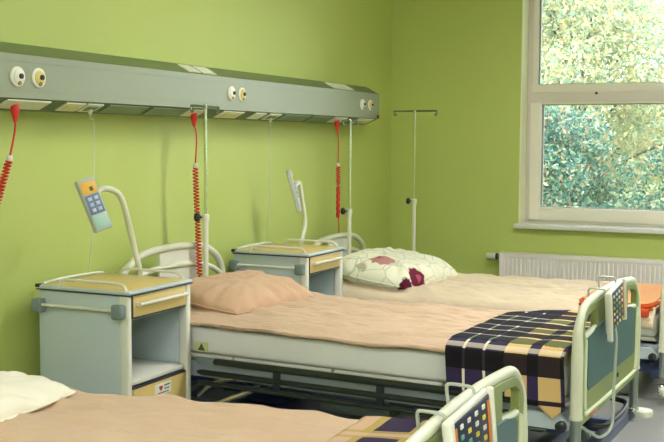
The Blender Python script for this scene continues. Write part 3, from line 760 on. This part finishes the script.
# ------------------------------------------------------------------ control panels hooked on the foot boards
KEYC = [mat('yellow key', srgb(214, 196, 70), .5), mat('white key', srgb(226, 226, 214), .5), mat('teal key', srgb(90, 160, 140), .5), mat('orange key', srgb(226, 130, 50), .5)]
key_me = {}
def control_panel(k, y, z, label, cable=True, yaw=-9):
    t = empty('control_panel'); w_, h_ = .205, .17
    X = 2.274
    MB().box(X+.006, X+.026, y-w_/2, y+w_/2, z-h_, z, .008, 3).build('casing', WHITEP, t)
    MB().box(X+.012, X+.036, y-w_/2-.006, y-w_/2+.014, z-h_-.03, z+.005, .008, 3).build('side_grip', WHITEP, t)
    MB().box(X+.018, X+.036, y+w_/2-.012, y+w_/2+.004, z-h_-.005, z+.003, .006, 3).build('side_grip', WHITEP, t)
    MB().box(X+.024, X+.030, y-w_/2+.016, y+w_/2-.014, z-h_+.010, z-.010, .002).build('keypad', mat('navy keypad', srgb(38, 42, 78), .45), t)
    for s, c in ((-1, 3), (1, 3)):
        MB().box(X+.029, X+.0315, y+s*.080-.005, y+s*.080+.005, z-h_+.02, z-.02, .0005).build('key_strip', KEYC[c], t)
    for i in range(4):
        for j in range(6):
            c = (0, 1, 0, 2)[(i+j*3) % 4] if j else 1
            if c not in key_me:
                o = MB().box(-.002, .003, -.0062, .0062, -.0052, .0052, .001).build('key', KEYC[c], t); key_me[c] = o.data
            else:
                o = bpy.data.objects.new('key', key_me[c]); COL.objects.link(o); o.parent = t
            o.location = (X+.030, y-.054+i*.036, z-.026-j*.0245)
    for s in (-1, 1):
        yy = y + s*.07
        az = arch_z(yy)
        path = [(X+.010, yy, z-.03), (X+.004, yy, az+.022), (X, yy, az+.034), (X-.012, yy, az+.038), (2.222, yy, az+.038), (2.211, yy, az+.034), (2.208, yy, az+.022), (2.209, yy, az-.02)]
        MB().tube(spline(path, 5), .0042, 8).build('hanging_hook', GREYW, t)
    if cable:
        cp = [(X+.02, y-.02, z-h_+.01), (X+.024, y-.02, z-h_-.06), (X+.012, y-.03, .45), (X+.014, y-.06, .33), (X+.012, y-.10, .275), (X-.01, y-.17, .27), (2.235, y-.2, .30), (2.20, y-.21, .325)]
        MB().tube(spline(cp, 7), .0065, 8).build('cable', mat('grey cable', srgb(180, 190, 176), .5), t)
    on_bed(t, k)
    c = Matrix.Translation((2.25, y, z))
    t.matrix_world = BM[k] @ c @ Matrix.Rotation(R(yaw), 4, 'Z') @ Matrix.Rotation(R(11), 4, 'X') @ c.inverted()
    return tag(t, label, 'control panel', 'bed control panels')
control_panel(0, -.165, .855, 'white framed keypad panel hooked on the nearest bed footboard')
control_panel(1, -.16, .852, 'keypad panel with hanging cable hooked on the middle bed footboard', yaw=-3)

# ------------------------------------------------------------------ IV poles
def iv_pole(label, x, y, z0, zk, zt, across, base=False):
    t = empty('iv_pole', (x, y, z0))
    MB().lathe([(.010, 0), (.0135, .004), (.0135, zk-z0-.004), (.010, zk-z0)], 'z', (0, 0, 0), 16).build('lower_tube', WHITEP, t)
    MB().lathe([(.0085, zk-z0-.05), (.0085, zt-z0-.004), (.004, zt-z0)], 'z', (0, 0, 0), 12).build('upper_rod', CHROME, t)
    MB().lathe([(.016, zk-z0-.025), (.019, zk-z0-.02), (.019, zk-z0+.012), (.012, zk-z0+.018)], 'z', (0, 0, 0), 16).build('clamp_collar', WHITEP, t)
    kb = MB().tube([(0, 0, zk-z0), (-.030, -.012, zk-z0)], .005, 8)
    kb.lathe([(.010, -.012), (.021, -.008), (.024, 0), (.021, .009), (.010, .012)], 'x', (-.042, -.016, zk-z0), 16)
    kb.build('clamp_knob', BLACKP, t)
    h = zt-z0; d = (lambda s: (s, 0)) if across == 'x' else (lambda s: (-.13*s, .98*s))
    pts = []
    for s, dz in ((-.150, -.020), (-.158, -.030), (-.166, -.022), (-.165, -.006), (-.155, 0), (0, 0), (.155, 0), (.165, -.006), (.166, -.022), (.158, -.030), (.150, -.020)):
        a, b2 = d(s); pts.append((a, b2, h+dz))
    MB().tube(spline(pts, 4), .0065, 8).build('hook_bar', DCHROME, t)
    MB().lathe([(.008, h-.015), (.010, h-.012), (.010, h+.008), (.005, h+.014)], 'z', (0, 0, 0), 12).build('top_cap', CHROME, t)
    if base:
        for k in range(5):
            a = 2*math.pi*k/5+.3
            MB().tube([(0, 0, .06), (.2*math.cos(a), .2*math.sin(a), .05)], .011, 8).build('base_leg', CHROME, t)
            MB().lathe([(.016, -.012), (.025, -.008), (.025, .008), (.016, .012)], 'y', (.2*math.cos(a), .2*math.sin(a), .025), 14).build('wheel', BLACKP, t)
    return tag(t, label, 'drip stand', 'iv poles')
iv_pole('white and chrome drip pole behind the peach pillow of the middle bed', .25, -3.172, .40, 1.022, 1.600, 'y')
iv_pole('drip pole at the head of the farthest bed left of the floral pillow', 0.292, -1.445, .306, .955, 1.56, 'y')
iv_pole('free standing drip pole with two hooks in the green room corner', 0.432, -.60, 0.0, .985, 1.648, 'x', True)

# ------------------------------------------------------------------ bedside cabinets
def make_cabinet():
    """origin at floor, near left corner; x depth .476, y width .455"""
    t = empty('bedside_cabinet'); D, Wd, Hh = .476, .455, .796
    z0 = .09
    MB().box(0, D-.015, 0, .018, z0, Hh-.016, .003).build('side_panel', CABW, t)
    MB().box(0, D-.015, Wd-.018, Wd, z0, Hh-.016, .003).build('side_panel', CABW, t)
    MB().box(0, .016, .018, Wd-.018, z0, Hh-.016).build('back_panel', CABI, t)
    MB().box(D-.05, D, -.002, .024, z0-.01, Hh-.016, .009, 3).build('corner_post', WHITEP, t)
    MB().box(D-.04, D+.006, Wd-.030, Wd+.004, z0-.01, Hh-.016, .009, 3).build('corner_post', WHITEP, t)
    MB().box(.016, D-.01, .018, Wd-.03, .392, .410, .003).build('shelf', WHITEP, t)
    MB().box(.016, D-.02, .018, Wd-.018, z0, z0+.02).build('bottom_panel', CABI, t)
    MB().box(.016, D-.03, .018, Wd-.018, .665, .675).build('drawer_bottom', CABI, t)
    tp = MB().box(-.006, D+.010, -.006, Wd+.012, Hh-.016, Hh, .006, 3).build('top', CABW, t)
    MB().box(.016, D-.008, .012, Wd-.012, Hh-.004, Hh+.0025, .002).build('top_inlay', YEL, tp)
    MB().box(-.008, D+.0115, -.008, Wd+.013, Hh-.020, Hh-.0145, .001).build('edge_strip', EDGE, tp)
    for y, a, b_ in ((.012, .10, .455), (Wd-.012, .10, .45)):
        MB().tube(spline([(a, y, Hh), (a+.012, y, Hh+.020), (a+.05, y, Hh+.028), (b_-.06, y, Hh+.028), (b_-.012, y, Hh+.018), (b_, y, Hh)], 5), .0065, 10).build('gallery_rail', WHITEP, tp)
    MB().tube(spline([(.008, .02, Hh+.006), (.008, .15, Hh+.012), (.008, Wd-.1, Hh+.012), (.008, Wd-.02, Hh+.006)], 4), .006, 8).build('back_lip', WHITEP, tp)
    # drawer with dark edging and handle bar
    dr = MB().box(D-.022, D+.002, .030, Wd-.034, .684, .776, .003).build('drawer', YEL, t)
    MB().box(D-.024, D+.001, .0255, .0325, .678, .776, .001).build('dark_edge', EDGE, dr)
    MB().box(D-.024, D+.001, .0255, Wd-.034, .677, .6855, .001).build('dark_edge', EDGE, dr)
    MB().box(D-.02, D+.0005, .0255, Wd-.034, .7755, .781, .001).build('dark_edge', EDGE, dr)
    MB().tube([(D+.022, .05, .738), (D+.022, Wd-.045, .738)], .008, 10).box(D-.002, D+.024, .05, .064, .731, .745).box(D-.002, D+.024, Wd-.06, Wd-.045, .731, .745).build('handle', WHITEP, dr)
    # lower door
    dd = MB().box(D-.022, D+.002, .030, Wd-.034, .105, .379, .003).build('door', YEL, t)
    MB().box(D-.021, D+.003, .028, Wd-.036, .378, .3865, .001).build('dark_edge', EDGE, dd)
    st = MB().box(D+.0015, D+.0032, .18, .30, .315, .366, .0003).build('sticker', LABW, dd)
    hs = []
    for k in range(24):
        a = 2*math.pi*k/24; hs.append((.222 + .0011*16*math.sin(a)**3*.8, .345 + .0009*(13*math.cos(a)-5*math.cos(2*a)-2*math.cos(3*a)-math.cos(4*a))))
    MB().prism(hs, lambda u, v, w: Vector((w, u, v)), D+.003, D+.0042).build('heart_mark', mat('red print', srgb(196, 40, 60), .5), st)
    MB().box(D+.003, D+.0042, .246, .29, .349, .356).box(D+.003, D+.0042, .246, .285, .335, .341).box(D+.003, D+.0042, .20, .28, .321, .326).build('print_lines', mat('grey print', srgb(110, 110, 130), .5), st)
    # towel bar on the near side
    tb = MB().tube([(.03, -.028, .716), (.45, -.028, .716)], .007, 10).build('towel_bar', WHITEP, t)
    for x in (.012, .435):
        MB().box(x-.022, x+.03, -.042, 0.0, .682, .742, .009, 3).build('bar_bracket', GREYP, tb)
    MB().box(-.012, .01, -.012, .012, Hh-.01, Hh+.006, .004).build('corner_cap', BLACKP, t)
    for x in (.05, D-.06):
        for y in (.05, Wd-.05):
            c_ = MB().lathe([(.008, .05), (.014, .055), (.014, .09), (.01, .092)], 'z', (x, y, 0), 10).build('caster', STEELG, t)
            MB().lathe([(.02, -.011), (.03, -.008), (.03, .008), (.02, .011)], 'y', (x, y, .03), 16).build('wheel', BLACKP, c_)
    return t
CABS = [(.113, -4.30, 0), (.115, -2.662, 0)]
cab = make_cabinet(); cabs = [cab, copy_tree(cab)]
for o, l, lab in zip(cabs, CABS, ('bedside cabinet with yellow top beside the nearest bed, open shelf in view', 'bedside cabinet partly hidden behind the peach pillow')):
    o.location = l; tag(o, lab, 'bedside cabinet', 'bedside cabinets')

# ------------------------------------------------------------------ patient terminals on bent arms
def terminal(label, top_l, Lv, Wv, arm, simple=False):
    t = empty('patient_terminal', arm[-1]); o = Vector(arm[-1]); T = Matrix.Translation(-o)
    Lv, Wv = Vector(Lv), Vector(Wv); Nn = Wv.cross(-Lv).normalized()
    ctr = Vector(top_l) + Lv/2 + Wv/2
    hl, hw = Lv.length/2, Wv.length/2; a, b_ = Wv.normalized(), -Lv.normalized()
    M = Matrix((a, b_, Nn)).transposed().to_4x4(); M.translation = ctr
    M = T @ M
    MB().box(-hw, hw, -hl, hl, -.014, .014, .006, 3).xform(M).build('casing', GREYP if False else mat('silver grey casing', srgb(178, 184, 176), .4), t)
    MB().box(-hw*.85, hw*.85, hl*.40, hl*.86, .0135, .0155, .0005).xform(M).build('orange_label', mat('orange label', srgb(232, 176, 70), .5), t)
    MB().box(-hw*.85, hw*.85, -hl*.34, hl*.38, .0135, .0152, .0005).xform(M).build('key_field', mat('blue key field', srgb(98, 130, 172), .5), t)
    MB().box(-hw*.85, hw*.85, -hl*.90, -hl*.38, .0135, .0155, .0005).xform(M).build('display', mat('pale green display', srgb(164, 196, 184), .35), t)
    MB().box(hw*.05, hw*.45, hl*.50, hl*.66, .0150, .0170, .0005).xform(M).build('mark', mat('dark green print', srgb(50, 90, 60), .5), t)
    for i in range(2):
        for j in range(3):
            MB().box(hw*(-.6+.72*i), hw*(-.6+.72*i+.45), hl*(-.26+.21*j), hl*(-.26+.21*j+.13), .0148, .0195, .001).xform(M).build('key', mat('pale violet key', srgb(206, 200, 212), .5), t)
    MB().tube(spline([ctr - Nn*.012] + [Vector(p) for p in arm], 8), .0135, 12).xform(T).build('bent_arm', CREAM, t)
    e = Vector(arm[-1])
    MB().box(e.x-.025, e.x+.025, e.y-.0135, e.y+.0135, e.z-.03, e.z+.05, .006).xform(T).build('arm_clamp', GREYP, t)
    return tag(t, label, 'bedside terminal', 'patient terminals on bent arms')
L1 = Vector((.075, .039, -.22)); W1v = Vector((.029, .074, .023))
terminal('tilted terminal with orange and blue keys on a bent arm above the nearer cabinet', (.3, -4.277, 1.245), L1, W1v,
         [(.285, -4.10, 1.20), (.29, -4.03, 1.205), (.295, -3.955, 1.165), (.30, -3.90, 1.03), (.30, -3.855, .90), (.30, -3.819, .80), (.30, -3.819, .72)])
terminal('terminal seen edge on, on a bent arm above the farther cabinet', (.3, -2.346, 1.252), (.069, .012, -.249), (-.036, .085, -.003),
         [(.30, -2.22, 1.17), (.30, -2.19, 1.155), (.30, -2.155, 1.05), (.30, -2.12, .92), (.30, -2.172, .80), (.30, -2.172, .70)])

# ------------------------------------------------------------------ radiator
t = empty('radiator', (.946, -.02, .10))
T = Matrix.Translation((-.946, .02, -.10))
rb = MB()
x0, x1 = .946, 2.75; n = int((x1-x0)/.0333)
prof = []
for i in range(n):
    a = x0+.02 + (x1-x0-.04)*i/n; s = (x1-x0-.04)/n
    prof += [(a, -.108), (a+s*.15, -.114), (a+s*.55, -.114), (a+s*.70, -.108)]
prof += [(x1-.02, -.108), (x1-.02, -.09), (x0+.02, -.09)]
rb.prism(prof, lambda u, v, w: Vector((u, v, w)), .125, .545)
rb.box(x0, x1, -.114, -.09, .545, .583, .004).box(x0, x1, -.114, -.09, .10, .126, .004).box(x0, x0+.025, -.116, -.09, .10, .583, .003).box(x1-.025, x1, -.116, -.09, .10, .583, .003)
rb.xform(T).build('front_panel', RADW, t, 25)
MB().box(x0+.002, x1-.002, -.088, -.035, .575, .5835, .001).xform(T).build('top_grille', RADW, t)
MB().box(x0, x0+.004, -.09, -.03, .10, .58).box(x1-.004, x1, -.09, -.03, .10, .58).xform(T).build('side_cover', RADW, t)
MB().box(x0+.02, x1-.02, -.05, -.03, .11, .57).xform(T).build('back_panel', RADW, t)
for x in (1.2, 2.4): MB().box(x-.02, x+.02, -.031, -.001, .2, .5).xform(T).build('wall_bracket', STEELG, t)
MB().lathe([(.012, -.10), (.024, -.096), (.026, -.05), (.026, -.03), (.018, -.026)], 'x', (.935, -.075, .548), 18).xform(T).build('valve_head', WHITEP, t)
MB().lathe([(.022, -.027), (.024, -.024), (.024, -.014), (.016, -.012)], 'x', (.935, -.075, .548), 16).xform(T).build('valve_ring', BLACKP, t)
MB().tube([(.925, -.075, .548), (.95, -.075, .548)], .012, 10).xform(T).build('valve_stem', STEELG, t)
tag(t, 'white panel radiator with a valve knob below the window', 'radiator')
